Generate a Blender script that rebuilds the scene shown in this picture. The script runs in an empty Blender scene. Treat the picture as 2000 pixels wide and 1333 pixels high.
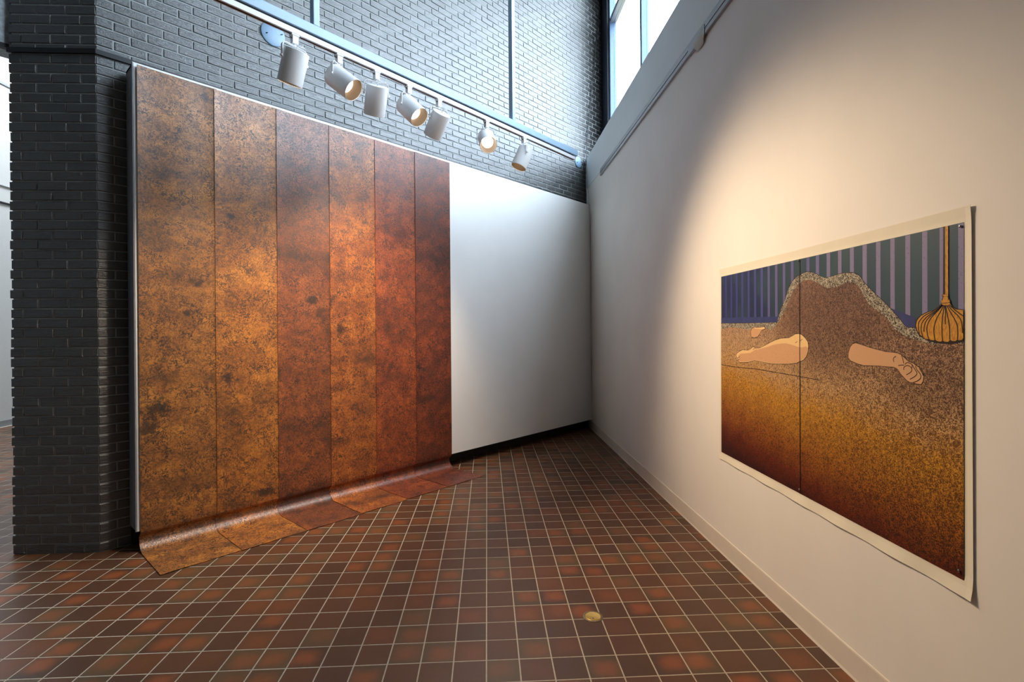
import bpy, bmesh, math, random
from mathutils import Vector, Matrix
random.seed(7)
S = bpy.context.scene
C = S.collection
R2 = math.sqrt(2)

# ------------------------------------------------------------------ camera, sky, exposure
T = 0.155                                   # floor tile pitch (m)
F, YAW, CY, ROLL = 993.97, 0.0494, 643.11, -0.0085
H = 10.1271 * T
cam = bpy.data.cameras.new('camera')
cam.sensor_width = 36.0
cam.lens = F / 2000 * 36.0
cam.shift_y = -(666.5 - CY) / 2000
cam.clip_start = 0.05
camo = bpy.data.objects.new('camera', cam)
C.objects.link(camo)
camo.matrix_world = Matrix.Translation((0, 0, H)) @ Matrix.Rotation(-YAW, 4, 'Z') @ Matrix.Rotation(math.pi / 2, 4, 'X') @ Matrix.Rotation(ROLL, 4, 'Z')
S.camera = camo
S.view_settings.view_transform = 'Standard'
S.view_settings.look = 'None'
S.view_settings.gamma = 1.0
S.view_settings.use_curve_mapping = False
S.view_settings.exposure = 0.18
S.cycles.use_denoising = True
S.cycles.max_bounces = 8
S.cycles.diffuse_bounces = 5
S.cycles.sample_clamp_indirect = 6.0
SKY = 15.0                                   # overcast daylight
SPOT = 1.12                                  # common factor on the track lamps
w = bpy.data.worlds.new('overcast_sky')
S.world = w
w.use_nodes = True
wt = w.node_tree
bg = wt.nodes['Background']
tc = wt.nodes.new('ShaderNodeTexCoord')
sx = wt.nodes.new('ShaderNodeSeparateXYZ')
wr = wt.nodes.new('ShaderNodeValToRGB')
wt.links.new(tc.outputs['Generated'], sx.inputs[0])
wt.links.new(sx.outputs['Z'], wr.inputs[0])
wr.color_ramp.elements[0].position = 0.0
wr.color_ramp.elements[0].color = (0.10, 0.10, 0.09, 1)
wr.color_ramp.elements[1].position = 0.02
wr.color_ramp.elements[1].color = (0.76, 0.88, 1.0, 1)
wt.links.new(wr.outputs[0], bg.inputs[0])
bg.inputs[1].default_value = SKY

# ------------------------------------------------------------------ geometry helpers
def srgb(r, g, b):
    f = lambda c: (c / 255 / 12.92) if c / 255 <= 0.04045 else ((c / 255 + 0.055) / 1.055) ** 2.4
    return (f(r), f(g), f(b), 1.0)

def obj(name, mesh, material, parent=None, loc=None, rotz=0.0):
    o = bpy.data.objects.new(name, mesh)
    C.objects.link(o)
    if material is not None and not mesh.materials:
        mesh.materials.append(material)
    if parent is not None:
        o.parent = parent
    if loc is not None:
        o.location = loc
    o.rotation_euler = (0, 0, rotz)
    return o

def empty(name, loc=(0, 0, 0), rotz=0.0):
    o = bpy.data.objects.new(name, None)
    C.objects.link(o)
    o.empty_display_size = 0.1
    o.location = loc
    o.rotation_euler = (0, 0, rotz)
    return o

def tag(o, label=None, cat=None, group=None, kind=None):
    if label: o['label'] = label
    if cat: o['category'] = cat
    if group: o['group'] = group
    if kind: o['kind'] = kind
    return o

class MB:
    """collects shapes into one mesh"""
    def __init__(self):
        self.v, self.f, self.m = [], [], Matrix.Identity(4)
    def add(self, vs, fs):
        n = len(self.v)
        self.v += [tuple(self.m @ Vector(p)) for p in vs]
        self.f += [tuple(i + n for i in f) for f in fs]
        return self
    def box(self, a, b):
        (x0, y0, z0), (x1, y1, z1) = a, b
        vs = [(x0, y0, z0), (x1, y0, z0), (x1, y1, z0), (x0, y1, z0), (x0, y0, z1), (x1, y0, z1), (x1, y1, z1), (x0, y1, z1)]
        return self.add(vs, [(3, 2, 1, 0), (4, 5, 6, 7), (0, 1, 5, 4), (1, 2, 6, 5), (2, 3, 7, 6), (3, 0, 4, 7)])
    def prism(self, poly, z0, z1):
        n = len(poly)
        vs = [(x, y, z0) for x, y in poly] + [(x, y, z1) for x, y in poly]
        fs = [tuple(range(n))[::-1], tuple(range(n, 2 * n))] + [(i, (i + 1) % n, (i + 1) % n + n, i + n) for i in range(n)]
        return self.add(vs, fs)
    def lathe(self, prof, n=32, close=False):
        """prof: (radius, z); closed by poles where radius is 0"""
        rings = []
        base = []
        vs, fs = [], []
        for r, z in prof:
            if r < 1e-6:
                rings.append([len(vs)]); vs.append((0, 0, z))
            else:
                rings.append(list(range(len(vs), len(vs) + n)))
                vs += [(r * math.cos(2 * math.pi * k / n), r * math.sin(2 * math.pi * k / n), z) for k in range(n)]
        for a, b in zip(rings, rings[1:]):
            for k in range(n):
                k2 = (k + 1) % n
                if len(a) == 1 and len(b) == 1: continue
                if len(a) == 1: fs.append((a[0], b[k2], b[k]))
                elif len(b) == 1: fs.append((a[k], a[k2], b[0]))
                else: fs.append((a[k], a[k2], b[k2], b[k]))
        return self.add(vs, fs)
    def tube(self, pts, r, n=8):
        pts = [Vector(p) for p in pts]
        vs, fs = [], []
        up = Vector((0, 0, 1))
        for i, p in enumerate(pts):
            d = (pts[min(i + 1, len(pts) - 1)] - pts[max(i - 1, 0)]).normalized()
            a = d.cross(up if abs(d.z) < 0.95 else Vector((1, 0, 0))).normalized()
            b = d.cross(a)
            vs += [tuple(p + r * (math.cos(2 * math.pi * k / n) * a + math.sin(2 * math.pi * k / n) * b)) for k in range(n)]
        for i in range(len(pts) - 1):
            for k in range(n):
                k2 = (k + 1) % n
                fs.append((i * n + k, i * n + k2, (i + 1) * n + k2, (i + 1) * n + k))
        fs += [tuple(range(n))[::-1], tuple(range((len(pts) - 1) * n, len(pts) * n))]
        return self.add(vs, fs)
    def mesh(self, name, smooth=False):
        me = bpy.data.meshes.new(name)
        me.from_pydata(self.v, [], self.f)
        if smooth:
            for p in me.polygons: p.use_smooth = True
            try: me.set_sharp_from_angle(angle=math.radians(35))
            except Exception: pass
        me.update()
        return me
    def build(self, name, material, parent=None, smooth=False):
        return obj(name, self.mesh(name, smooth), material, parent)

def box(name, a, b, material, parent=None, bevel=0.0):
    o = MB().box(a, b).build(name, material, parent)
    if bevel:
        m = o.modifiers.new('bevel', 'BEVEL'); m.width = bevel; m.segments = 2; m.limit_method = 'ANGLE'
    return o

def piece(lx, ly, bev, depth, jit=0.0):
    """a brick or tile face: front at z=0 facing +z with small bevelled edges, sides going down to -depth"""
    hx, hy = lx / 2, ly / 2
    j = lambda: random.uniform(-jit, jit)
    vs = [(-hx + bev + j(), -hy + bev + j(), j()), (hx - bev + j(), -hy + bev + j(), j()), (hx - bev + j(), hy - bev + j(), j()), (-hx + bev + j(), hy - bev + j(), j())]
    vs += [(-hx, -hy, -bev), (hx, -hy, -bev), (hx, hy, -bev), (-hx, hy, -bev)]
    vs += [(-hx, -hy, -depth), (hx, -hy, -depth), (hx, hy, -depth), (-hx, hy, -depth)]
    fs = [(0, 1, 2, 3)]
    for a, b in ((0, 4), (4, 8)):
        for k in range(4):
            k2 = (k + 1) % 4
            fs.append((b + k, b + k2, a + k2, a + k))
    return vs, fs

# wall frame: s runs along the brick wall, off is the distance in front of the display panel's face
K = (22.4467 + 18.5846 - 0.9028) * T
ES = Vector((1, 1, 0)) / R2
EN = Vector((1, -1, 0)) / R2
def W(s, off, z):
    return ES * s + Vector((-K / 2, K / 2, 0)) + EN * off + Vector((0, 0, z))
WALLM = Matrix((( ES.x, EN.x, 0, -K / 2), (ES.y, EN.y, 0, K / 2), (0, 0, 1, 0), (0, 0, 0, 1)))   # local (s, off, z)

def project(p):
    dx, dy, dz = p[0], p[1], p[2] - H
    c, s = math.cos(YAW), math.sin(YAW)
    xr, yf = c * dx - s * dy, s * dx + c * dy
    if yf < 0.1: return None
    return 1000 + F * xr / yf, CY - F * dz / yf, yf

# ------------------------------------------------------------------ material helpers
class NT:
    def __init__(self, name):
        self.mat = bpy.data.materials.new(name)
        self.mat.use_nodes = True
        self.t = self.mat.node_tree
        self.b = self.t.nodes['Principled BSDF']
    def n(self, typ, **kw):
        nd = self.t.nodes.new(typ)
        for k, v in kw.items(): setattr(nd, k, v)
        return nd
    def put(self, sock, val):
        if isinstance(val, bpy.types.NodeSocket): self.t.links.new(val, sock)
        elif val is not None:
            if isinstance(val, (int, float)) and sock.type in ('VECTOR', 'RGBA'):
                val = (val,) * 3 if sock.type == 'VECTOR' else (val, val, val, 1)
            sock.default_value = val
    def math(self, op, a, b=None, c=None, clamp=False):
        nd = self.n('ShaderNodeMath', operation=op, use_clamp=clamp)
        for i, v in enumerate((a, b, c)):
            if v is not None: self.put(nd.inputs[i], v)
        return nd.outputs[0]
    def vmath(self, op, a, b=None):
        nd = self.n('ShaderNodeVectorMath', operation=op)
        self.put(nd.inputs[0], a)
        if b is not None: self.put(nd.inputs[1], b)
        return nd.outputs['Value'] if op in ('LENGTH', 'DISTANCE', 'DOT_PRODUCT') else nd.outputs[0]
    def mix(self, fac, a, b, blend='MIX'):
        nd = self.n('ShaderNodeMix', data_type='RGBA', blend_type=blend)
        self.put(nd.inputs[0], fac); self.put(nd.inputs[6], a); self.put(nd.inputs[7], b)
        return nd.outputs[2]
    def noise(self, vec, scale, detail=2.0, rough=0.5, dist=0.0):
        nd = self.n('ShaderNodeTexNoise')
        if vec is not None: self.put(nd.inputs['Vector'], vec)
        self.put(nd.inputs['Scale'], scale); self.put(nd.inputs['Detail'], detail)
        self.put(nd.inputs['Roughness'], rough); self.put(nd.inputs['Distortion'], dist)
        return nd.outputs[0]
    def ramp(self, fac, stops, interp='LINEAR'):
        nd = self.n('ShaderNodeValToRGB')
        cr = nd.color_ramp
        cr.interpolation = interp
        while len(cr.elements) < len(stops): cr.elements.new(0.5)
        for e, (p, c) in zip(cr.elements, stops):
            e.position = p
            e.color = c if len(c) == 4 else (*c, 1)
        self.put(nd.inputs[0], fac)
        return nd.outputs[0]
    def step(self, x, lo, hi, a=0.0, b=1.0):
        nd = self.n('ShaderNodeMapRange', interpolation_type='SMOOTHSTEP')
        for i, v in enumerate((x, lo, hi, a, b)): self.put(nd.inputs[i], v)
        return nd.outputs[0]
    def xyz(self, v):
        nd = self.n('ShaderNodeSeparateXYZ'); self.put(nd.inputs[0], v)
        return nd.outputs
    def comb(self, x, y, z=0.0):
        nd = self.n('ShaderNodeCombineXYZ')
        for i, v in enumerate((x, y, z)): self.put(nd.inputs[i], v)
        return nd.outputs[0]
    def pos(self):
        return self.n('ShaderNodeNewGeometry').outputs['Position']
    def bump(self, height, strength=0.3, dist=0.01):
        nd = self.n('ShaderNodeBump')
        self.put(nd.inputs['Strength'], strength); self.put(nd.inputs['Distance'], dist); self.put(nd.inputs['Height'], height)
        self.t.links.new(nd.outputs[0], self.b.inputs['Normal'])
    def fin(self, col=None, rough=0.5, metal=0.0, spec=0.5):
        if col is not None: self.put(self.b.inputs['Base Color'], col)
        self.put(self.b.inputs['Roughness'], rough); self.put(self.b.inputs['Metallic'], metal)
        self.put(self.b.inputs['Specular IOR Level'], spec)
        return self.mat

def plain(name, rgb, rough=0.5, metal=0.0, var=0.06, scale=20.0, spec=0.5, bump=0.0):
    n = NT(name)
    f = n.noise(n.pos(), scale, 3.0, 0.6)
    c = srgb(*rgb)
    lo = tuple(x * (1 - var) for x in c[:3]) + (1,)
    hi = tuple(min(1, x * (1 + var)) for x in c[:3]) + (1,)
    col = n.ramp(f, [(0.3, lo), (0.7, hi)])
    if bump: n.bump(f, bump, 0.004)
    return n.fin(col, rough, metal, spec)

M = {}
M['paint'] = plain('white wall paint', (238, 231, 222), 0.6, var=0.025, scale=2.0, bump=0.0)
M['panel_paint'] = plain('white panel paint', (240, 240, 239), 0.55, var=0.02, scale=2.0)
M['band_paint'] = plain('grey white bulkhead paint', (224, 227, 226), 0.6, var=0.02, scale=3.0)
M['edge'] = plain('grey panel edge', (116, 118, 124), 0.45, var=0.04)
M['ceiling'] = plain('ceiling boards', (168, 164, 158), 0.8)
M['annex_paint'] = plain('bright white gallery paint', (206, 203, 198), 0.6, var=0.02)
M['rubber'] = plain('black rubber base', (34, 38, 38), 0.6, var=0.5, scale=14.0)
M['base_paint'] = plain('cream base paint', (222, 210, 196), 0.5, var=0.03, scale=6.0)
M['steel_blue'] = plain('painted grey blue steel', (160, 188, 212), 0.4, var=0.05, scale=8.0)
M['steel_dark'] = plain('black steel', (16, 17, 20), 0.45, var=0.2)
M['frame_blue'] = plain('blue grey window aluminium', (88, 112, 142), 0.4, var=0.05)
M['frame_dark'] = plain('dark window jamb', (26, 32, 48), 0.5, var=0.1)
M['frame_silver'] = plain('silver aluminium', (165, 170, 172), 0.35, 0.6, var=0.04)
M['white_enamel'] = plain('white enamel', (242, 243, 244), 0.35, var=0.02)
M['white_track'] = plain('white track enamel', (236, 238, 242), 0.35, var=0.02)
M['groove'] = plain('dark groove', (24, 24, 26), 0.7)
M['rail'] = plain('grey aluminium rail', (150, 150, 152), 0.4, 0.3, var=0.04)
M['tape'] = plain('beige tape', (190, 182, 168), 0.6)
M['baffle'] = plain('gold brown reflector', (92, 70, 46), 0.5, 0.2, var=0.05)
M['concrete'] = plain('blue grey concrete', (170, 180, 186), 0.8, var=0.25, scale=40.0, bump=0.3)
M['back'] = plain('pale back wall', (158, 152, 144), 0.8)
M['brass'] = plain('worn brass', (214, 176, 104), 0.42, 1.0, var=0.12, scale=60.0)
M['brass_ring'] = plain('dull grey brass ring', (140, 124, 98), 0.4, 1.0, var=0.15, scale=80.0)
M['cover'] = plain('grey blue cover paint', (120, 146, 170), 0.45, var=0.04)
M['cord'] = plain('white cord', (214, 216, 214), 0.5)
M['wire'] = plain('dark wire', (40, 42, 46), 0.5)
M['pin'] = plain('steel pin', (190, 190, 190), 0.25, 1.0)

def brick_mat():
    n = NT('dark glazed brick')
    a = n.n('ShaderNodeAttribute', attribute_name='rnd')
    rnd = n.math('FRACT', n.math('ADD', n.n('ShaderNodeObjectInfo').outputs['Random'], a.outputs['Fac']))
    p = n.pos()
    fine = n.noise(p, 60.0, 4.0, 0.65, 0.4)
    st = n.noise(n.vmath('MULTIPLY', p, (14.0, 14.0, 70.0)), 1.0, 4.0, 0.6, 1.2)
    col = n.ramp(rnd, [(0.0, srgb(30, 31, 33)), (0.3, srgb(40, 40, 41)), (0.55, srgb(37, 36, 36)), (0.8, srgb(44, 43, 43)), (1.0, srgb(28, 29, 31))])
    col = n.mix(n.step(fine, 0.4, 0.75), col, srgb(50, 49, 49))
    col = n.mix(n.step(st, 0.58, 0.7, 0.0, 0.6), col, srgb(28, 28, 29))
    n.bump(n.math('ADD', n.math('MULTIPLY', st, 0.8), n.math('MULTIPLY', fine, 0.4)), 0.55, 0.012)
    n.b.inputs['IOR'].default_value = 1.65      # glazed face
    return n.fin(col, 0.47, 0.0, 1.0)
M['brick'] = brick_mat()
M['mortar'] = plain('grey mortar', (150, 154, 153), 0.9, var=0.1, scale=90.0)

OX, OY = 0.9028 * T, 18.5846 * T           # grout grid origin
def tile_mat():
    n = NT('flashed quarry tile')
    p = n.pos()
    px, py, pz = n.xyz(p)
    gx = n.math('DIVIDE', n.math('SUBTRACT', px, OX), T)
    gy = n.math('DIVIDE', n.math('SUBTRACT', py, OY), T)
    cx, cy = n.math('FLOOR', gx), n.math('FLOOR', gy)
    fx, fy = n.math('SUBTRACT', n.math('FRACT', gx), 0.5), n.math('SUBTRACT', n.math('FRACT', gy), 0.5)
    wn = n.n('ShaderNodeTexWhiteNoise', noise_dimensions='2D')
    n.put(wn.inputs['Vector'], n.comb(cx, cy))
    r1 = wn.outputs['Value']
    c1, c2, c3 = n.xyz(wn.outputs['Color'])
    zone = n.noise(n.comb(n.math('MULTIPLY', cx, 0.23), n.math('MULTIPLY', cy, 0.23)), 1.0, 1.0)
    base = n.ramp(r1, [(0.0, srgb(88, 61, 44)), (0.25, srgb(97, 65, 45)), (0.5, srgb(105, 68, 44)), (0.66, srgb(97, 78, 55)), (0.82, srgb(90, 73, 53)), (0.92, srgb(82, 60, 45))], 'CONSTANT')
    ox = n.math('MULTIPLY', n.math('SUBTRACT', c2, 0.5), 0.24)
    oy = n.math('MULTIPLY', n.math('SUBTRACT', c3, 0.5), 0.25)
    wob = n.math('MULTIPLY', n.math('SUBTRACT', n.noise(p, 22.0, 2.0), 0.5), 0.30)
    dx, dy = n.math('SUBTRACT', fx, ox), n.math('SUBTRACT', fy, oy)
    p4 = lambda q: n.math('POWER', n.math('ABSOLUTE', q), 3.0)
    d = n.math('POWER', n.math('ADD', p4(dx), p4(n.math('MULTIPLY', dy, 1.1))), 0.3333)
    blob = n.step(n.math('ADD', d, wob), 0.12, 0.60, 1.0, 0.0)
    amt = n.step(n.math('ADD', n.math('MULTIPLY', c1, 0.75), n.math('MULTIPLY', zone, 0.5)), 0.50, 1.06)
    col = n.mix(n.math('MULTIPLY', n.math('MULTIPLY', blob, amt), 0.72), base, srgb(160, 90, 50))
    col = n.mix(0.35, col, n.mix(n.noise(p, 140.0, 3.0, 0.7), srgb(64, 52, 46), srgb(150, 120, 96)), 'OVERLAY')
    n.bump(n.noise(p, 25.0, 3.0, 0.5), 0.05, 0.01)
    return n.fin(col, n.math('ADD', 0.30, n.math('MULTIPLY', n.noise(p, 9.0, 3.0), 0.16)), 0.0, 0.35)
M['tile'] = tile_mat()
M['grout'] = plain('grey beige grout', (176, 164, 146), 0.85, var=0.12, scale=50.0)

def paper_mat(name, light, mid, dark, off, stain=0.5, marks=()):
    """crackle printed paper: uv in metres, u across, v down from the top edge"""
    n = NT(name)
    uv = n.n('ShaderNodeUVMap').outputs[0]
    v0 = n.vmath('ADD', uv, (off, off * 3.1, 0))
    u, v, _ = n.xyz(uv)
    rep = n.comb(n.math('ADD', u, off * 0.13), n.math('MODULO', v, 0.52), off)       # block printed: motif repeats
    motif = n.noise(rep, 7.0, 4.0, 0.6, 0.5)
    big = n.noise(v0, 1.6, 3.0, 0.6)
    med = n.noise(v0, 5.5, 5.0, 0.65, 0.6)
    tone = n.math('ADD', n.math('ADD', n.math('MULTIPLY', motif, 0.45), n.math('MULTIPLY', big, 0.35)), n.math('MULTIPLY', med, 0.35))
    band = n.math('ABSOLUTE', n.math('SUBTRACT', n.math('FRACT', n.math('ADD', n.math('MULTIPLY', v, 1.31), n.math('ADD', n.math('MULTIPLY', big, 0.35), off))), 0.5))
    tone = n.math('SUBTRACT', tone, n.step(band, 0.12, 0.0, 0.0, 0.06))
    col = n.ramp(tone, [(0.38, dark), (0.55, mid), (0.72, light)])
    worm = n.math('ABSOLUTE', n.math('SUBTRACT', n.noise(v0, 36.0, 2.0, 0.55, 1.2), 0.5))
    strokes = n.step(worm, 0.085, 0.025)
    dens = n.step(n.noise(v0, 9.0, 3.0, 0.6), 0.35, 0.65, 0.5, 0.95)
    col = n.mix(n.math('MULTIPLY', strokes, dens), col, srgb(36, 23, 17))
    st = n.math('MULTIPLY', n.noise(n.vmath('ADD', v0, (3.7, 1.3, 0)), 2.6, 3.0, 0.65), 1.0)
    fine = n.noise(v0, 24.0, 3.0, 0.7)
    col = n.mix(n.math('MULTIPLY', n.step(n.math('ADD', st, n.math('MULTIPLY', fine, 0.14)), 0.735, 0.82), stain), col, srgb(26, 20, 18))
    for mu, mv, ru, rv in marks:                # scorch marks
        a, b = n.math('DIVIDE', n.math('SUBTRACT', u, mu), ru), n.math('DIVIDE', n.math('SUBTRACT', v, mv), rv)
        dd = n.math('SQRT', n.math('ADD', n.math('MULTIPLY', a, a), n.math('MULTIPLY', b, b)))
        dd = n.math('ADD', dd, n.math('MULTIPLY', n.math('SUBTRACT', n.noise(v0, 26.0, 4.0, 0.75), 0.5), 2.6))
        col = n.mix(n.step(dd, 1.0, 0.35, 0.0, 0.82), col, srgb(24, 18, 16))
    n.bump(n.math('ADD', n.math('MULTIPLY', strokes, 0.5), n.math('MULTIPLY', med, 1.5)), 0.12, 0.004)
    return n.fin(col, n.math('ADD', 0.40, n.math('MULTIPLY', strokes, 0.10)), 0.0, 0.8)

STRIP = [  # light, mid, dark
    ((196, 128, 54), (152, 94, 40), (84, 54, 30)),
    ((206, 132, 50), (164, 98, 38), (90, 56, 28)),
    ((164, 90, 42), (128, 66, 32), (74, 42, 26)),
    ((198, 116, 44), (158, 84, 33), (88, 48, 25)),
    ((178, 88, 40), (136, 62, 31), (76, 39, 25)),
    ((154, 72, 37), (114, 51, 29), (62, 32, 23)),
]

# printed shapes on the print, (Y, Z) in millimetres on the right wall
OUTLINE = [(3442,1596),(3088,1593),(2758,1594),(2753,1615),(2714,1676),(2675,1727),(2653,1769),(2616,1809),(2574,1830),(2519,1843),(2486,1845),(2442,1836),(2394,1815),(2358,1802),(2312,1803),(2258,1809),(2205,1809),(2165,1804),(2131,1788),(2108,1761),(2080,1735),(2045,1705),(2002,1672),(1969,1644),(1944,1621),(1913,1591),(1894,1569),(1879,1562),(1839,1561),(1648,1554)]
INNER = [(3442,1557),(3276,1571),(3069,1554),(2938,1573),(2819,1551),(2773,1575),(2730,1606),(2673,1675),(2617,1749),(2571,1786),(2520,1806),(2455,1802),(2394,1776),(2347,1753),(2280,1751),(2216,1766),(2166,1763),(2132,1739),(2104,1699),(2072,1656),(2019,1627),(1977,1599),(1945,1560),(1906,1535),(1846,1517),(1770,1501),(1649,1507)]
LEG = [(3228,1385),(3217,1399),(3185,1413),(3143,1425),(3077,1425),(3051,1432),(3016,1450),(2988,1441),(2946,1443),(2887,1460),(2830,1479),(2776,1495),(2724,1505),(2649,1509),(2620,1519),(2591,1530),(2559,1532),(2537,1527),(2510,1511),(2489,1492),(2485,1473),(2489,1443),(2503,1418),(2525,1400),(2547,1392),(2561,1389),(2584,1379),(2660,1370),(2752,1364),(2821,1361),(2889,1363),(2947,1366),(3002,1369),(3072,1353),(3138,1347),(3183,1344),(3203,1362)]
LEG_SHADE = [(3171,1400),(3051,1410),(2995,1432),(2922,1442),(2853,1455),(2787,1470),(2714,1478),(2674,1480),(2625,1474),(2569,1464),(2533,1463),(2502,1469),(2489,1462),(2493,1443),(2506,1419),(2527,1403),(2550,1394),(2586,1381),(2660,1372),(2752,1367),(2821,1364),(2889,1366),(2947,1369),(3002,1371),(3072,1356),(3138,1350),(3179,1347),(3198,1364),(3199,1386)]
FOOT = [(3040,1544),(3030,1557),(3005,1568),(2950,1565),(2891,1570),(2879,1562),(2891,1556),(2920,1551),(2939,1532),(2963,1512),(3006,1505),(3037,1510)]
FOOT_LIGHT = [(3005,1568),(2950,1565),(2891,1570),(2879,1562),(2891,1557),(2920,1555),(2944,1557),(2993,1560)]
ARM = [(2201,1429),(2199,1451),(2189,1475),(2174,1490),(2154,1495),(2122,1489),(2073,1478),(2031,1471),(1988,1464),(1947,1463),(1926,1461),(1911,1456),(1895,1445),(1877,1432),(1853,1426),(1841,1418),(1825,1411),(1813,1397),(1808,1383),(1812,1363),(1820,1351),(1842,1351),(1854,1354),(1869,1353),(1884,1359),(1899,1371),(1911,1380),(1922,1394),(1932,1402),(1948,1406),(1989,1405),(2032,1405),(2107,1401),(2145,1406),(2188,1417)]
ROD = [(1721,1919),(1703,1918),(1705,1678),(1723,1679)]
ROD_DARK = [(1722,1919),(1715,1918),(1717,1679),(1725,1679)]
COLLAR1 = [(1726,1679),(1705,1678),(1705,1672),(1726,1673)]
NECK = [(1722,1672),(1707,1671),(1704,1659),(1727,1659)]
COLLAR2 = [(1732,1659),(1700,1659),(1699,1650),(1732,1649)]
BELL = [(1731,1647),(1700,1648),(1690,1632),(1674,1624),(1647,1621),(1648,1525),(1657,1519),(1665,1518),(1671,1521),(1679,1515),(1689,1515),(1699,1519),(1706,1512),(1720,1512),(1728,1516),(1735,1512),(1748,1513),(1758,1518),(1766,1516),(1777,1517),(1784,1522),(1791,1519),(1801,1522),(1809,1528),(1825,1538),(1835,1554),(1839,1570),(1834,1590),(1817,1606),(1790,1617),(1763,1624),(1745,1633)]
BELL_DARK = [(1735,1646),(1745,1635),(1763,1626),(1792,1620),(1821,1608),(1839,1592),(1844,1570),(1839,1550),(1828,1533),(1809,1522),(1786,1512),(1759,1507),(1729,1504),(1695,1504),(1671,1508),(1648,1514),(1647,1623),(1673,1627),(1688,1635),(1697,1648),(1696,1649),(1697,1660),(1702,1661),(1704,1671),(1702,1679),(1728,1680),(1729,1672),(1726,1670),(1730,1660),(1734,1658)]
FOLD = [(3442,1312),(3237,1310),(2997,1316),(2790,1314),(2557,1311),(2400,1308)]
STRIPES = [(3381,3356),(3305,3281),(3234,3208),(3160,3136),(3083,3058),(3007,2983),(2933,2908),(2858,2835),(2782,2758),(2707,2684),(2632,2609),(2501,2477),(2427,2403),(2348,2323),(2269,2246),(2192,2168),(2116,2091),(2040,2016),(1965,1943),(1892,1869),(1816,1793),(1743,1721),(1671,1648)]
HANDS = [[(1898,1398),(1896,1409),(1881,1416),(1866,1412),(1860,1401),(1868,1390),(1886,1380)],[(1892,1419),(1883,1427),(1868,1426),(1859,1420),(1860,1407)],[(1859,1422),(1846,1404),(1837,1391),(1846,1378),(1870,1364)],[(1844,1417),(1837,1403),(1822,1388),(1821,1374),(1835,1362),(1854,1354)],[(1827,1410),(1815,1395),(1810,1383)],[(1908,1454),(1901,1438),(1898,1423)],[(1945,1426),(1948,1435),(1945,1443),(1934,1449)],[(1924,1413),(1908,1416),(1896,1417)]]
TOES = [[(3210,1370),(3175,1381)],[(3203,1358),(3179,1365)],[(3019,1431),(2994,1442)],[(2592,1484),(2573,1493)],[(2548,1496),(2532,1506)]]
RIBS = [[(1730,1645),(1763,1623),(1803,1605),(1826,1582),(1828,1558),(1824,1538)],[(1728,1643),(1754,1623),(1792,1601),(1813,1578),(1816,1550),(1809,1528)],[(1725,1642),(1745,1623),(1774,1597),(1790,1569),(1791,1542),(1784,1522)],[(1722,1641),(1735,1619),(1752,1592),(1762,1561),(1762,1538),(1758,1518)],[(1719,1640),(1724,1618),(1728,1588),(1730,1558),(1728,1516)],[(1714,1640),(1711,1618),(1704,1588),(1700,1558),(1699,1519)],[(1710,1640),(1698,1618),(1681,1591),(1670,1565),(1670,1521)],[(1706,1640),(1688,1621),(1664,1598),(1654,1576),(1652,1543)],[(1702,1642),(1678,1622),(1648,1601)],[(1727,1643),(1749,1622),(1783,1599),(1801,1574),(1804,1546)],[(1717,1640),(1716,1618),(1716,1595),(1716,1573)]]

# ------------------------------------------------------------------ floor: grout bed and tiles
XR = 1.6214                                  # right wall face
YB, YE = -3.6, 14.0                          # room ends behind the camera / beyond the pier
XA = -8.15                                   # white wall of the neighbouring gallery
CEIL = 7.4
BR = -0.225                                  # brick face behind the panel face
Y0 = 3.77                                    # front face of the pier
XC = Y0 - (K - BR * R2)                      # corner where the pier turns into the brick wall
XP = XC - 0.594                              # outer end of the pier
SC = (XC + Y0) / R2

floor = box('floor', (XA - 0.2, YB - 0.2, -0.12), (XR + 0.2, YE, -0.0007), M['grout'])
tag(floor, 'dark brown red quarry tile floor with pale grout', kind='structure')
GJ = 0.0062
tv, tf = piece(T - GJ, T - GJ, 0.0005, 0.012)
tile_me = bpy.data.meshes.new('tile')
tile_me.from_pydata(tv, [], tf)
tile_me.materials.append(M['tile'])
tiles = []
i0, i1 = int((XA - OX) / T) - 1, int((XR - OX) / T) + 1
j0, j1 = int((YB - OY) / T) - 1, int((YE - OY) / T) + 1
stuff = MB()
for i in range(i0, i1 + 1):
    for j in range(j0, j1 + 1):
        cx, cy = OX + (i + 0.5) * T, OY + (j + 0.5) * T
        if cx < XA or cy > YE or cy < YB: continue
        d = (cy - cx - K) / R2                      # distance behind the panel face
        if d > 0.30 and cx > XP + 0.1 and cy > Y0 + 0.12: continue     # inside the brick mass
        if cx - T / 2 > XR - 0.012: continue
        if cx + T / 2 > XR - 0.004:                 # cut tile along the wall
            xa, xb = cx - T / 2 + GJ / 2, XR - 0.006
            vs, fs = piece(xb - xa, T - GJ, 0.0005, 0.012)
            tiles.append((cx, cy, ('cut', (xa + xb) / 2, xb - xa)))
            continue
        tiles.append((cx, cy, None))
ranked = []
for t in tiles:
    pr = project((t[0], t[1], 0))
    vis = pr and -20 < pr[0] < 2020 and pr[1] < 1400
    if vis:
        s_, d_ = (t[0] + t[1]) / R2, (K - (t[1] - t[0])) / R2
        if 0.95 < s_ < 3.8 and d_ < 0.42: vis = False          # under the paper strips
        if pr[0] < 200 and pr[1] < 1070 and t[1] > Y0: vis = vis and t[0] < XP - 1.0
    ranked.append(((1 / pr[2] ** 3) if vis else 0.0, t))
ranked.sort(key=lambda q: -q[0])
cut_me = {}
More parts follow.
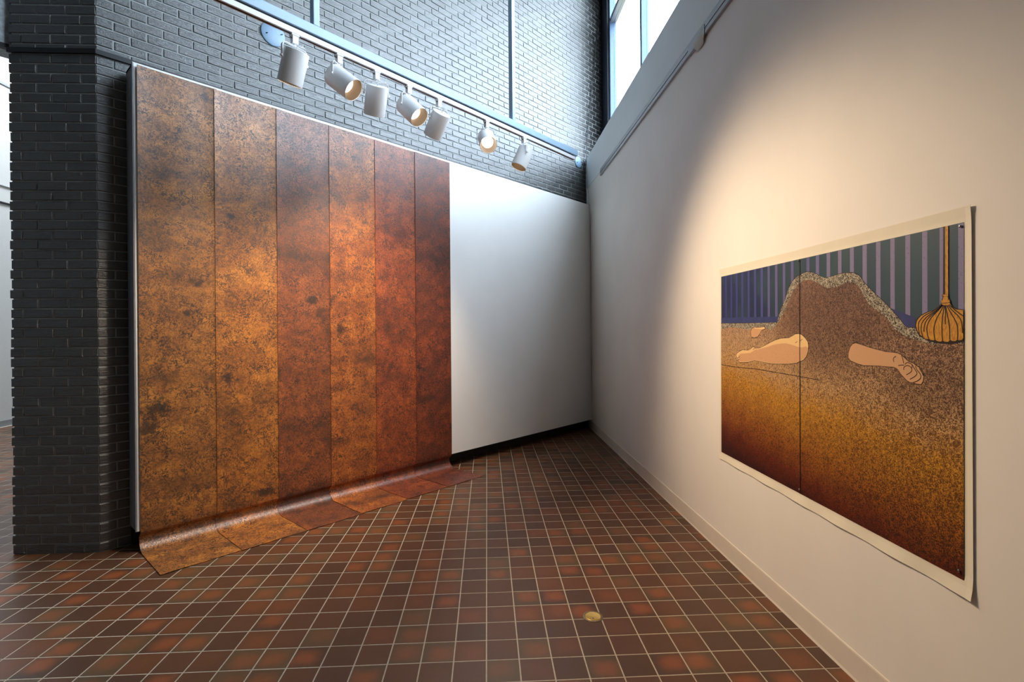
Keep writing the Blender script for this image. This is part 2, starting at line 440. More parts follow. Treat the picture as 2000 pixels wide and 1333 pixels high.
for k, (sc_, t) in enumerate(ranked):
    cx, cy, cut = t
    if k < 300 and sc_ > 0:
        if cut:
            if 'm' not in cut_me:
                vs, fs = piece(cut[2], T - GJ, 0.0005, 0.012)
                me = bpy.data.meshes.new('cut_tile'); me.from_pydata(vs, [], fs); me.materials.append(M['tile']); cut_me['m'] = me
            obj('tile', cut_me['m'], None, floor, (cut[1], cy, random.uniform(-0.0004, 0.0004)))
        else:
            obj('tile', tile_me, None, floor, (cx, cy, random.uniform(-0.0004, 0.0004)))
    else:
        vs, fs = (piece(cut[2], T - GJ, 0.0005, 0.012) if cut else (tv, tf))
        x_ = cut[1] if cut else cx
        dz = random.uniform(-0.0004, 0.0004)
        stuff.add([(x + x_, y + cy, z + dz) for x, y, z in vs], fs)
tag(stuff.build('tiles_beyond', M['tile'], floor), kind='stuff')

# ------------------------------------------------------------------ brick wall and pier
wall_left = MB()
wall_left.m = WALLM
wall_left.box((SC + 0.02, BR - 0.25, 0), (7.58, BR - 0.006, CEIL))
wall_left = wall_left.build('wall_left', M['mortar'])
tag(wall_left, 'long dark grey brick wall running behind the white display panel', kind='structure')
pier = MB()
cnr = Vector((XC, Y0, 0))
P2 = (XC - 0.0025, Y0 + 0.006)
P3 = cnr + ES * 0.9 - EN * 0.006
pier.prism([(XP + 0.014, Y0 + 0.006), P2, (P3.x, P3.y), (XP + 0.014, P3.y)], 0, CEIL)
pier = pier.build('wall_front', M['mortar'])
tag(pier, 'blackish brick pier end facing the camera beside the opening', kind='structure')

CH, BL, JT = 0.0697, 0.2035, 0.0095
brick_me = {}
def brick_mesh(l):
    key = round(l, 3)
    if key not in brick_me:
        out = []
        for k in range(5 if key > 0.15 else 3):
            vs, fs = piece(l, CH - JT, 0.0045, 0.03, 0.0016)
            me = bpy.data.meshes.new('brick')
            me.from_pydata(vs, [], fs)
            me.materials.append(M['brick'])
            out.append((me, vs, fs))
        brick_me[key] = out
    return random.choice(brick_me[key])

def lay(spans, zr, place, rot, parent, visible, limit):
    """spans(course) -> list of (a, b) along the face; bricks are pieces facing out of the wall"""
    lst = []
    for c in range(int(zr[0] / CH), int(zr[1] / CH)):
        for a, b in spans(c):
            p = place((a + b) / 2, (c + 0.5) * CH)
            lst.append((visible(p, (a + b) / 2, (c + 0.5) * CH) * (b - a), p, b - a))
    lst.sort(key=lambda q: -q[0])
    rest = MB(); rv = []
    for k, (sc_, p, l) in enumerate(lst):
        me, vs, fs = brick_mesh(l)
        m = Matrix.Translation(p) @ rot
        if k < limit and sc_ > 0:
            o = obj('brick', me, None, parent)
            o.matrix_local = m
        else:
            rest.add([m @ Vector(v) for v in vs], fs); rv += [random.random()] * len(fs)
    if rest.v:
        o = rest.build('bricks_beyond', M['brick'], parent)
        at = o.data.attributes.new('rnd', 'FLOAT', 'FACE')
        at.data.foreach_set('value', rv)
        tag(o, kind='stuff')

def courses(start, end, first):
    """joints along a course: first piece `first` long, then full bricks"""
    out, a = [], start
    b = start + first
    while a < end - 0.02:
        b = min(b, end)
        out.append((a + (0 if a == start else JT / 2), b - (0 if b >= end else JT / 2)))
        a, b = b, b + BL
    return [q for q in out if q[1] - q[0] > 0.03]

def wl_spans(c):
    z = (c + 0.5) * CH
    end = 1.12 if z < 3.40 else (6.93 if z < 4.2 else 7.46)
    return courses(SC, end, BL / 2 if c % 2 == 0 else BL)
def wl_vis(p, s, z):
    pr = project(p)
    if not pr or not (-10 < pr[0] < 2010 and -10 < pr[1] < 1343): return 0
    if s > 0.88 and z < 3.56: return 0
    return 1 / pr[2] ** 3
ROTW = WALLM.to_3x3().to_4x4() @ Matrix(((1, 0, 0, 0), (0, 0, 1, 0), (0, 1, 0, 0), (0, 0, 0, 1)))
# piece z+ -> wall normal, piece x -> s, piece y -> up
ROTW = Matrix(((ES.x, 0, EN.x, 0), (ES.y, 0, EN.y, 0), (0, 1, 0, 0), (0, 0, 0, 1)))
lay(wl_spans, (0, 7.32), lambda s, z: W(s, BR + random.uniform(-0.0015, 0.0015), z), ROTW, wall_left, wl_vis, 300)
ROTP = Matrix(((1, 0, 0, 0), (0, 0, -1, 0), (0, 1, 0, 0), (0, 0, 0, 1)))
def pv(p, s, z):
    pr = project(p)
    return 1.0 if pr and -10 < pr[1] < 1343 else 0
def pier_spans(c):
    # counted from the corner outwards
    return [(XC - b, XC - a) for a, b in courses(0.0, 0.594 + random.uniform(-0.006, 0.006), BL / 2 if c % 2 == 0 else BL)]
lay(pier_spans, (0, 7.32), lambda x, z: Vector((x, Y0 + random.uniform(-0.0015, 0.0015), z)), ROTP, pier, pv, 300)

# black steel strip across pier and wall
st = MB()
st.box((XP - 0.004, Y0 - 0.014, 3.556), (XC + 0.004, Y0 + 0.004, 3.590))
st.m = WALLM
st.box((SC - 0.004, BR - 0.004, 3.556), (6.88, BR + 0.014, 3.590))
tag(st.build('trim_1', M['steel_dark']), 'thin black strip across the brick at panel top height', kind='structure')

# concrete bulkhead over the opening left of the pier
bh = MB()
bh.m = WALLM
pl = Vector((XP, Y0 + 0.05, 0)); sl_ = pl.dot(ES); ol_ = (pl - Vector((-K / 2, K / 2, 0))).dot(EN)
bh.box((sl_ - 6.6, ol_ - 0.27, 3.63), (sl_, ol_, CEIL)).box((sl_ - 6.6, ol_ - 0.27, 0), (sl_ - 1.5, ol_, 3.63))  # lower box: unseen wall added to keep gallery light off the pier
tag(bh.build('wall_bulkhead', M['concrete']), 'blue grey concrete bulkhead above the opening left of the pier, with an added wall below blocking gallery light', kind='structure')
bh = MB(); bh.m = WALLM
bh.box((sl_ - 6.6, ol_ - 0.04, 3.60), (sl_ - 0.005, ol_ + 0.004, 3.63))
tag(bh.build('trim_2', M['steel_dark']), 'black steel angle under the concrete bulkhead', kind='structure')

# ------------------------------------------------------------------ right wall, ledge, window
LEDGE = 4.285
wr_ = MB()
wr_.box((XR, YB, -0.1), (XR + 0.40, 8.20, 3.79))
wr_ = wr_.build('wall_right', M['paint'])
tag(wr_, 'tall white painted wall on the right carrying the print', kind='structure')
box('upper_band', (XR - 0.004, 1.76, 3.793), (XR + 0.40, 8.22, LEDGE), M['band_paint'], wr_)
box('upper_wall', (XR - 0.004, YB, 3.793), (XR + 0.40, 1.76, CEIL), M['band_paint'], wr_)
box('corner_bead', (XR - 0.014, 8.02, 3.50), (XR - 0.001, 8.04, 3.79), M['white_enamel'], wr_)

bb = MB()
prof = [(0, 0.0), (-0.012, 0.0), (-0.008, 0.012), (-0.006, 0.118), (-0.004, 0.124), (0, 0.125)]
for (a0, z0), (a1, z1) in zip(prof, prof[1:]):
    pass
n = len(prof)
vs = [(XR + a, YB, z) for a, z in prof] + [(XR + a, 8.06, z) for a, z in prof]
bb.add(vs, [tuple(range(n)), tuple(range(n, 2 * n))[::-1]] + [(i, i + n, (i + 1) % n + n, (i + 1) % n) for i in range(n)])
tag(bb.build('baseboard_right', M['base_paint']), 'cream vinyl base along the right wall', kind='structure')

# grooved wall rail below the bulkhead band
r = MB()
rp = [(0, 3.705), (-0.020, 3.705), (-0.020, 3.738), (-0.008, 3.738), (-0.008, 3.748), (-0.020, 3.748), (-0.020, 3.778), (-0.010, 3.778), (-0.010, 3.784), (-0.016, 3.784), (-0.016, 3.798), (0, 3.798)]
n = len(rp)
r.add([(XR + a - 0.004, -1.0, z) for a, z in rp] + [(XR + a - 0.004, 7.05, z) for a, z in rp],
      [tuple(range(n)), tuple(range(n, 2 * n))[::-1]] + [(i, i + n, (i + 1) % n + n, (i + 1) % n) for i in range(n)])
rail = r.build('trim_3', M['rail'])
tag(rail, 'long grooved grey rail high on the right wall', kind='structure')
box('groove', (XR - 0.0135, -1.0, 3.7385), (XR - 0.0115, 7.04, 3.7475), M['groove'], rail)
box('groove', (XR - 0.0155, -1.0, 3.7785), (XR - 0.0135, 7.04, 3.7835), M['groove'], rail)
box('joint_box', (XR - 0.027, 3.62, 3.700), (XR - 0.004, 3.92, 3.772), M['rail'], rail)
tp = MB().add([(XR - 0.028, 3.62, 3.745), (XR - 0.028, 3.80, 3.745), (XR - 0.030, 3.80, 3.70), (XR - 0.012, 3.78, 3.655), (XR - 0.010, 3.68, 3.660), (XR - 0.030, 3.62, 3.70)], [(0, 1, 2, 5), (5, 2, 3, 4)])
tpo = tp.build('tape_patch', M['tape'], rail)
tpo.modifiers.new('solid', 'SOLIDIFY').thickness = 0.001

# clerestory window
XW = 2.0
WT = CEIL - 0.05
YJ = 8.02                                       # far end of the glazing
YN = 1.80                                       # near end
win = empty('window_1', (XW, (YJ + YN) / 2, LEDGE))
tag(win, 'tall clerestory window above the right wall with blue frames', kind='structure')
def wbox(name, a, b, m, parent=None, bevel=0.0):
    o = win.location
    q = box(name, tuple(Vector(a) - o), tuple(Vector(b) - o), m, win, bevel)
    return q
wbox('jamb', (XW - 0.03, YJ + 0.07, LEDGE), (XW + 0.10, YJ + 0.62, CEIL), M['frame_dark'])
wbox('frame_post', (XW, YJ - 0.0, LEDGE), (XW + 0.10, YJ + 0.07, WT), M['frame_blue'])
wbox('frame_post', (XW, YN, LEDGE), (XW + 0.10, YN + 0.07, WT), M['frame_blue'])
wbox('sill', (XW - 0.02, YN, LEDGE), (XW + 0.12, YJ, LEDGE + 0.04), M['frame_blue'])
wbox('head', (XW, YN, WT - 0.06), (XW + 0.10, YJ, WT), M['frame_blue'])
mull = [6.38, 4.85, 3.30]
for y in mull:
    wbox('mullion', (XW, y, LEDGE + 0.04), (XW + 0.09, y + 0.055, WT - 0.06), M['frame_blue'])
    wbox('gasket', (XW + 0.004, y + 0.055, LEDGE + 0.04), (XW + 0.08, y + 0.095, WT - 0.06), M['frame_dark'])
edges = [YN + 0.07]
for y in mull[::-1]: edges += [y, y + 0.095]
edges.append(YJ)
for k in range(4):
    a, b = edges[2 * k], edges[2 * k + 1]
    wbox('transom', (XW + 0.005, a, 6.45), (XW + 0.11, b, 6.52), M['frame_silver'])
    for z0, z1 in ((LEDGE + 0.04, 6.45), (6.52, WT - 0.06)):
        wbox('pane', (XW + 0.060, a, z0), (XW + 0.066, b, z1), None)
g = NT('window glass')
tr = g.n('ShaderNodeBsdfTransparent'); gl = g.n('ShaderNodeBsdfGlossy'); mx = g.n('ShaderNodeMixShader')
gl.inputs['Roughness'].default_value = 0.02
tr.inputs[0].default_value = (0.95, 0.98, 1.0, 1)
mx.inputs[0].default_value = 0.05; g.t.links.new(tr.outputs[0], mx.inputs[1]); g.t.links.new(gl.outputs[0], mx.inputs[2])
g.t.links.new(mx.outputs[0], g.t.nodes['Material Output'].inputs['Surface'])
for o in bpy.data.objects:
    if o.name.startswith('pane'): o.data.materials.clear(); o.data.materials.append(g.mat)
# daylight is sampled through the glazing
def portal(name, loc, rot, sx_, sy_):
    l = bpy.data.lights.new(name, 'AREA'); l.shape = 'RECTANGLE'; l.size, l.size_y = sx_, sy_
    l.cycles.is_portal = True
    o = bpy.data.objects.new(name, l); C.objects.link(o); o.location = loc; o.rotation_euler = rot
portal('window_portal', (XW + 0.2, (YJ + YN) / 2, (LEDGE + WT) / 2), (0, math.radians(90), 0), WT - LEDGE, YJ - YN)

# ------------------------------------------------------------------ rest of the shell
ceil = MB()
ceil.box((XA - 0.2, YB - 0.2, CEIL), (XW + 0.12, 4.3, CEIL + 0.2))
ceil.box((-5.6, 4.3, CEIL), (XW + 0.12, YE, CEIL + 0.2))
ceil.box((XA - 0.2, 12.5, CEIL), (-5.6, YE, CEIL + 0.2))
ceil.box((XA - 0.2, 4.3, CEIL), (-7.4, 12.5, CEIL + 0.2))
tag(ceil.build('ceiling', M['ceiling']), 'high ceiling', kind='structure')
portal('added_skylight_portal', (-6.5, 8.4, CEIL + 0.15), (0, 0, 0), 1.8, 8.2)  # unseen skylight opening, added to brighten the neighbouring gallery
wb = box('wall_back', (XA - 0.2, YB - 0.25, 0), (XR + 0.4, YB, CEIL), M['back'])
tag(wb, 'wall behind the camera', kind='structure')
wa = box('wall_gallery', (XA - 0.2, YB, 0), (XA, YE, CEIL), M['annex_paint'])
tag(wa, 'bright white wall of the neighbouring gallery', kind='structure')
for z0, h_, m in ((3.76, 0.03, 'steel_dark'), (4.06, 0.008, 'rail'), (5.78, 0.05, 'rail')):
    box('wall_rail', (XA, YB, z0), (XA + 0.02, YE, z0 + h_), M[m], wa)
tag(box('baseboard_gallery', (XA, YB, 0), (XA + 0.012, YE, 0.10), M['rail']), 'grey base of the neighbouring gallery wall', kind='structure')
we = box('wall_gallery_end', (XA, YE, 0), (XP + 0.3, YE + 0.2, CEIL), M['annex_paint'])
tag(we, 'end wall of the neighbouring gallery', kind='structure')
wi = box('wall_gallery_side', (XP + 0.02, Y0 + 0.3, 0), (XP + 0.25, YE, CEIL), M['mortar'])
tag(wi, 'hidden side wall behind the pier', kind='structure')

# ------------------------------------------------------------------ display panel and base
PT, PB = 3.487, 0.154
S0, S1 = 0.876, (XR - 0.002) * R2 + K / R2 - 0.0
S1 = ((XR - 0.004) + (XR - 0.004 + K)) / R2
dp = empty('display_panel', W((S0 + S1) / 2, -0.1, PB))
tag(dp, 'tall white display panel standing off the brick wall, left two thirds covered by paper strips', 'panel')
def ploc(mb):
    mb.m = Matrix.Translation(-dp.location) @ WALLM
    return mb
ploc(MB()).box((S0, -0.018, PB), (S1, 0.0, PT)).build('board', M['panel_paint'], dp)
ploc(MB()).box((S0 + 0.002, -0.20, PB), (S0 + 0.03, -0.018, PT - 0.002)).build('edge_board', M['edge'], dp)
ploc(MB()).box((S0 + 0.002, -0.20, PT - 0.02), (S1, -0.018, PT - 0.002)).build('top_board', M['panel_paint'], dp)
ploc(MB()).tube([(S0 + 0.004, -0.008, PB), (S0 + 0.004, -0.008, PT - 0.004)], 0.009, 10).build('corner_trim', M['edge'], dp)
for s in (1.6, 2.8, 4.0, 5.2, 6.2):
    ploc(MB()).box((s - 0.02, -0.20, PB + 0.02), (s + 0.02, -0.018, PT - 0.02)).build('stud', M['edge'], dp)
b_ = MB(); b_.m = WALLM
b_.box((SC + 0.18, BR - 0.002, 0), (6.93, BR + 0.020, 0.155))
tag(b_.build('baseboard_left', M['rubber']), 'worn black base in the recess under the display panel', kind='structure')

# ------------------------------------------------------------------ six hanging paper strips
JS = [0.8988, 1.400, 1.878, 2.358, 2.8405, 3.3283, 3.8143]
ZT = [3.470, 3.466, 3.464, 3.462, 3.462, 3.464]
LBL = ['dark ochre printed paper strip at the left end, next to the brick pier',
       'bright ochre printed paper strip with dark smudges, second from the brick pier',
       'red brown printed paper strip, third from the brick pier',
       'light orange printed paper strip, fourth from the brick pier',
       'rust red printed paper strip, fifth from the brick pier',
       'darkest red printed paper strip at the right end, beside bare white panel']
MARKS = [[(0.10, 2.46, 0.12, 0.09), (0.05, 2.60, 0.08, 0.09), (0.30, 1.76, 0.05, 0.025)], [(0.08, 2.26, 0.045, 0.06), (0.38, 3.24, 0.12, 0.04)],
         [(0.30, 1.62, 0.08, 0.05)], [(0.10, 1.88, 0.06, 0.06)], [], [(0.03, 2.28, 0.035, 0.06)]]
CURL = [0.008, 0.009, 0.009, 0.004, 0.005, 0.009, 0.003]
def strip(k):
    s0, s1 = JS[k] - (0.006 if k else 0), JS[k + 1] + (0.012 if k < 5 else 0)
    name = 'paper_strip'
    rg = random.Random(40 + k)
    ph = [rg.uniform(0, 6.28) for _ in range(6)]
    # profile (off, z) by arc length v
    prof = [(0.004, ZT[k])]
    z = ZT[k]
    while z > 0.25:
        z -= 0.09
        prof.append((0.004, z))
    zb, ob, rad = 0.150, -0.040, 0.100
    prof.append((0.004, zb))
    for q in range(1, 7):                       # slump back under the panel's bottom edge
        t = q / 6
        prof.append((0.004 + (ob - 0.004) * (t * t * (3 - 2 * t) * 0.8 + 0.2 * t), zb + (rad - zb) * t))
    oc, zc = prof[-1][0] + rad, rad
    for q in range(1, 9):                       # roll out on to the floor
        a = math.pi + (math.pi / 2) * q / 8
        prof.append((oc + rad * math.cos(a), zc + rad * math.sin(a)))
    end = 0.52 + rg.uniform(-0.010, 0.010)
    o0 = prof[-1][0]
    for q in range(1, 9):
        prof.append((o0 + (end - o0) * q / 8, 0.0))
    acc = [0.0]
    for a, b in zip(prof, prof[1:]): acc.append(acc[-1] + math.hypot(b[0] - a[0], b[1] - a[1]))
    L = acc[-1]
    NU = 20
    orig = W((s0 + s1) / 2, end / 2, 0)
    vs, uvs, fs = [], [], []
    for j, ((of, z), v) in enumerate(zip(prof, acc)):
        (pa, pz), (qa, qz) = prof[max(j - 1, 0)], prof[min(j + 1, len(prof) - 1)]
        tl = math.hypot(qa - pa, qz - pz)
        no, nz = -(qz - pz) / tl, (qa - pa) / tl        # profile normal, into the room and up
        vert = min(1.0, max(0.0, (z - 0.16) / 0.3))
        for i in range(NU + 1):
            t = i / NU
            top = max(0.0, 1 - v / 1.7)
            e = max(0.0, (t - 0.82) / 0.18)
            hump = math.sin(math.pi * t)
            fade = vert * (0.4 + 0.6 * top)
            el, er = max(0.0, 1 - t / 0.30), max(0.0, (t - 0.72) / 0.28)
            d = 0.0015 + 0.0042 * (1 - t) + vert * hump * hump * (0.002 + 0.0025 * math.sin(4.2 * v + ph[0] + 2.2 * t))
            d += fade * (CURL[k] * el * el + CURL[k + 1] * er * er)      # edges curl forward, as paper off a roll does
            if z < 0.01: d += 0.0012 * t ** 5 * max(0.0, (v - L + 0.12) / 0.12) + 0.0012 * hump * (1 + math.sin(11 * t + ph[1]))
            s = s0 + (s1 - s0) * t
            vs.append(tuple(W(s, of + d * no, z + d * nz) - orig))
            uvs.append((t * (s1 - s0), v))
    nu = NU + 1
    for j in range(len(prof) - 1):
        for i in range(NU):
            fs.append((j * nu + i, (j + 1) * nu + i, (j + 1) * nu + i + 1, j * nu + i + 1))
    me = bpy.data.meshes.new(name)
    me.from_pydata(vs, [], fs)
    ul = me.uv_layers.new(name='UVMap')
    for lp in me.loops: ul.data[lp.index].uv = uvs[lp.vertex_index]
    for p in me.polygons: p.use_smooth = True
    lt, md, dk = [srgb(*q) for q in STRIP[k]]
    o = obj(name, me, paper_mat('printed paper %d' % k, lt, md, dk, 0.37 + 1.7 * k, (0.9, 0.8, 0.6, 0.6, 0.4, 0.5)[k], MARKS[k]), None, orig)
    so = o.modifiers.new('thickness', 'SOLIDIFY'); so.thickness = 0.0012; so.offset = 0
    o.modifiers.new('crisp_edges', 'EDGE_SPLIT').split_angle = math.radians(40)
    tag(o, LBL[k], 'paper', 'six printed paper strips hung on the panel')
for k in range(6): strip(k)

# ------------------------------------------------------------------ print on the right wall
pm = {}
def rug_mat():
    n = NT('printed rug pattern')
    p = n.pos()
    _, y, z = n.xyz(p)
    strokes = n.math('SUBTRACT', 0.60, n.math('MULTIPLY', n.math('ABSOLUTE', n.math('SUBTRACT', n.noise(p, 86.0, 2.0, 0.55, 1.2), 0.5)), 1.5))
    med = n.noise(p, 9.0, 4.0, 0.6)
    zz = n.math('ADD', n.math('ADD', z, n.math('MULTIPLY', n.math('SUBTRACT', med, 0.5), 0.18)), n.math('MULTIPLY', n.math('SUBTRACT', y, 2.55), -0.10))
    hi = n.ramp(n.math('MULTIPLY', n.math('SUBTRACT', zz, 0.66), 0.8), [(0.0, srgb(66, 24, 18)), (0.10, srgb(110, 42, 22)), (0.22, srgb(160, 94, 30)), (0.40, srgb(200, 142, 46)), (0.52, srgb(200, 158, 108)), (0.66, srgb(192, 152, 114)), (0.78, srgb(168, 128, 100)), (1.0, srgb(140, 104, 86))])
    dk = n.ramp(n.math('MULTIPLY', n.math('SUBTRACT', zz, 0.66), 0.8), [(0.0, srgb(28, 12, 12)), (0.2, srgb(62, 30, 16)), (0.40, srgb(106, 64, 22)), (0.6, srgb(92, 62, 44)), (1.0, srgb(60, 40, 34))])
    side = n.step(y, 2.75, 1.75)                # right half is cut with denser dark strokes
    col = n.mix(n.step(strokes, n.math('SUBTRACT', 0.50, n.math('MULTIPLY', side, 0.05)), n.math('SUBTRACT', 0.58, n.math('MULTIPLY', side, 0.03))), hi, dk)
    # darker printed figure and its shadow
    def gaus(y0, z0, ry, rz):
        a = n.math('DIVIDE', n.math('SUBTRACT', y, y0), ry); b = n.math('DIVIDE', n.math('SUBTRACT', z, z0), rz)
        return n.step(n.math('SQRT', n.math('ADD', n.math('MULTIPLY', a, a), n.math('MULTIPLY', b, b))), 0.35, 1.0, 1.0, 0.0)
    g1 = gaus(2.35, 1.58, 0.62, 0.34)
    g2 = gaus(1.80, 1.36, 0.30, 0.18)
    dark = n.math('MULTIPLY', n.math('MAXIMUM', g1, n.math('MULTIPLY', g2, 0.7)), 0.62)
    col = n.mix(dark, col, n.mix(n.step(strokes, 0.50, 0.56), srgb(98, 66, 50), srgb(48, 30, 26)))
    return n.fin(col, 0.5, 0.0, 0.3)
def fringe_mat():
    n = NT('printed fringe')
    s = n.noise(n.pos(), 150.0, 2.0, 0.55, 1.6)
    return n.fin(n.mix(n.step(s, 0.44, 0.54), srgb(190, 178, 154), srgb(50, 42, 38)), 0.5, 0.0, 0.3)
def teal_mat():
    n = NT('printed teal ground')
    p = n.pos(); _, y, z = n.xyz(p)
    a = n.ramp(n.step(y, 3.45, 1.65), [(0.0, srgb(32, 40, 78)), (0.22, srgb(30, 42, 72)), (0.34, srgb(42, 62, 74)), (0.7, srgb(40, 66, 78)), (1.0, srgb(48, 74, 90))])
    a = n.mix(n.step(n.noise(p, 5.0, 3.0), 0.45, 0.7, 0.0, 0.5), a, srgb(52, 76, 78))
    return n.fin(a, 0.5, 0.0, 0.3)
def lilac_mat():
    n = NT('printed lilac stripe')
    p = n.pos(); _, y, z = n.xyz(p)
    a = n.ramp(n.step(y, 3.45, 1.65), [(0.0, srgb(52, 56, 112)), (0.2, srgb(66, 70, 132)), (0.28, srgb(98, 92, 140)), (0.55, srgb(92, 88, 136)), (0.7, srgb(128, 118, 152)), (1.0, srgb(132, 124, 158))])
    a = n.mix(n.step(n.noise(p, 160.0, 2.0), 0.6, 0.7, 0.0, 0.4), a, srgb(70, 66, 100))
    return n.fin(a, 0.5, 0.0, 0.3)
def skin_mat(name, a, b):
    n = NT(name)
    s = n.noise(n.pos(), 190.0, 2.0, 0.6, 0.8)
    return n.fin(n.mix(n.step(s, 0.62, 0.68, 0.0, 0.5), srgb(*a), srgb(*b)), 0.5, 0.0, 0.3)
def gold_mat():
    n = NT('printed gold')
    s = n.noise(n.vmath('MULTIPLY', n.pos(), (1, 3.0, 1)), 60.0, 3.0, 0.6)
    return n.fin(n.ramp(s, [(0.3, srgb(168, 108, 34)), (0.5, srgb(198, 138, 46)), (0.75, srgb(218, 166, 72))]), 0.5, 0.0, 0.3)
pm['rug'] = rug_mat(); pm['fringe'] = fringe_mat(); pm['teal'] = teal_mat(); pm['lilac'] = lilac_mat()
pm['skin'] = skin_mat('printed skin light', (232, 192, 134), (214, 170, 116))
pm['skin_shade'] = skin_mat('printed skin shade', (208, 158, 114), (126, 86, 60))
pm['arm'] = skin_mat('printed arm skin', (206, 158, 116), (186, 136, 98))
pm['gold'] = gold_mat()
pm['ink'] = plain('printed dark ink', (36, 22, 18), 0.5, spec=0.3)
pm['band'] = plain('printed blue band', (52, 60, 108), 0.5, var=0.15, spec=0.3)
M['paper'] = plain('cream print paper', (234, 224, 202), 0.55, var=0.03, scale=6.0)

XPR = 1.6190
art = empty('art_print', (XR, 2.54, 0.65))
tag(art, 'large unframed two sheet print with draped figure and gold tassel pinned to right wall', 'print')
AO = Vector(art.location)
def poly(name, pts, mat, layer):
    me = bpy.data.meshes.new(name)
    me.from_pydata([(XPR - 0.0012 - 0.0004 * layer - AO.x, y / 1000 - AO.y, z / 1000 - AO.z) for y, z in pts], [], [tuple(range(len(pts)))])
    return obj(name, me, mat, art)
def ribbons(name, lines, wd, mat, layer):
    vs, fs = [], []
    for ln in lines:
        # resample smoothly
        P = [Vector((a, b)) for a, b in ln]
        Q = []
        for i in range(len(P) - 1):
            p0, p1, p2, p3 = P[max(i - 1, 0)], P[i], P[i + 1], P[min(i + 2, len(P) - 1)]
            for q in range(5):
                t = q / 5
                Q.append(0.5 * ((2 * p1) + (p2 - p0) * t + (2 * p0 - 5 * p1 + 4 * p2 - p3) * t * t + (3 * p1 - p0 - 3 * p2 + p3) * t ** 3))
        Q.append(P[-1])
        b0 = len(vs)
        for i, q in enumerate(Q):
            d = (Q[min(i + 1, len(Q) - 1)] - Q[max(i - 1, 0)]).normalized()
            nn = Vector((-d.y, d.x)) * wd / 2
            for sg in (1, -1):
                a = q + sg * nn
                vs.append((XPR - 0.0012 - 0.0004 * layer - AO.x, a.x / 1000 - AO.y, a.y / 1000 - AO.z))
        for i in range(len(Q) - 1):
            fs.append((b0 + 2 * i, b0 + 2 * i + 1, b0 + 2 * i + 3, b0 + 2 * i + 2))
    me = bpy.data.meshes.new(name); me.from_pydata(vs, [], fs)
    return tag(obj(name, me, mat, art), kind='stuff')

def sheet(pts, margin_right, label):
    """paper sheet, its outer margin curling a little off the wall; pts TL TR BR BL in (Y, Z) mm"""
    (yl, zl), (yr, zr), (yr2, zr2), (yl2, zl2) = pts
    N_, M_ = 40, 36
    vs, fs = [], []
    for j in range(M_ + 1):
        for i in range(N_ + 1):
            u, v = i / N_, j / M_
            y = (yl + (yr - yl) * u) * (1 - v) + (yl2 + (yr2 - yl2) * u) * v
            z = (zl + (zr - zl) * u) * (1 - v) + (zl2 + (zr2 - zl2) * u) * v
            x = XPR
            if z < 697: x -= 0.010 * ((697 - z) / 50) * (0.7 + 0.3 * math.sin(y * 0.02))
            if z > 1921: x -= 0.004 * ((z - 1921) / 50)
            if margin_right and y < 1642: x -= 0.004 * ((1642 - y) / 24) ** 1.3
            vs.append((x - AO.x, y / 1000 - AO.y, z / 1000 - AO.z))
    n1 = N_ + 1
    for j in range(M_):
        for i in range(N_): fs.append((j * n1 + i, (j + 1) * n1 + i, (j + 1) * n1 + i + 1, j * n1 + i + 1))
    me = bpy.data.meshes.new('sheet'); me.from_pydata(vs, [], fs)
    o = obj('sheet', me, M['paper'], art)
    so = o.modifiers.new('thickness', 'SOLIDIFY'); so.thickness = 0.0006; so.offset = 1
    o['label'] = label
    return o
sheet([(3456, 1970), (2552, 1967), (2562, 650), (3480, 656)], False, 'narrower left sheet of the print')
sheet([(2552, 1968), (1616, 1971), (1622, 645), (2562, 648)], True, 'right sheet of the print')
TL, TR, BR_, BL_ = (3434, 1918), (1646, 1919), (1656, 699), (3450, 706)
def edge_y(z, left):
    a, b = (TL, BL_) if left else (TR, BR_)
    t = (a[1] - z) / (a[1] - b[1])
    return a[0] + (b[0] - a[0]) * t
poly('printed_background', [TL, TR, (edge_y(1500, 0), 1500), (edge_y(1500, 1), 1500)], pm['teal'], 1)
sm = MB()
for a, b in STRIPES:
    zb = 1622 if a > 2580 else 1560
    b = max(b, edge_y(1700, 0) + 2)
    top = 1917
    lean = (1910 - zb) * 0.008
    sm.add([(XPR - 0.0020 - AO.x, q / 1000 - AO.y, z / 1000 - AO.z) for q, z in ((a - 4, top), (b - 4, top), (b + lean - 4, zb), (a + lean - 4, zb))], [(0, 1, 2, 3)])
sm.build('printed_stripes', pm['lilac'], art)
poly('printed_band', [(edge_y(1634, 1), 1634), (2690, 1626), (2680, 1588), (edge_y(1590, 1), 1590)], pm['band'], 3)
poly('printed_band', [(1960, 1640), (1846, 1600), (1840, 1560), (2000, 1560)], pm['band'], 3)
def closed(top):
    t0, t1 = top[0], top[-1]
    return [(edge_y(t0[1], 1), t0[1])] + top[1:-1] + [(edge_y(t1[1], 0), t1[1]), BR_, BL_]
ribbons('printed_outline', [OUTLINE], 5, pm['ink'], 3.5)
poly('printed_fringe', closed(OUTLINE), pm['fringe'], 4)
poly('printed_rug', closed(INNER), pm['rug'], 5)
ribbons('printed_fold', [FOLD], 3.5, pm['ink'], 6)
ribbons('printed_limb_outline', [LEG + LEG[:1], ARM + ARM[:1], FOOT + FOOT[:1]], 5, pm['ink'], 6)
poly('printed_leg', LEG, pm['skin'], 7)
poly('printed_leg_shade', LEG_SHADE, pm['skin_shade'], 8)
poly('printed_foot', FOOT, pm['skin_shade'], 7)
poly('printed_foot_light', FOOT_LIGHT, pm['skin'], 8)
poly('printed_arm', ARM, pm['arm'], 7)
ribbons('printed_hand_lines', HANDS, 3, pm['ink'], 8)
ribbons('printed_toe_lines', TOES, 2.5, pm['ink'], 9)
cl = lambda pts: [(max(y, edge_y(z, 0) + 0.5), z) for y, z in pts]
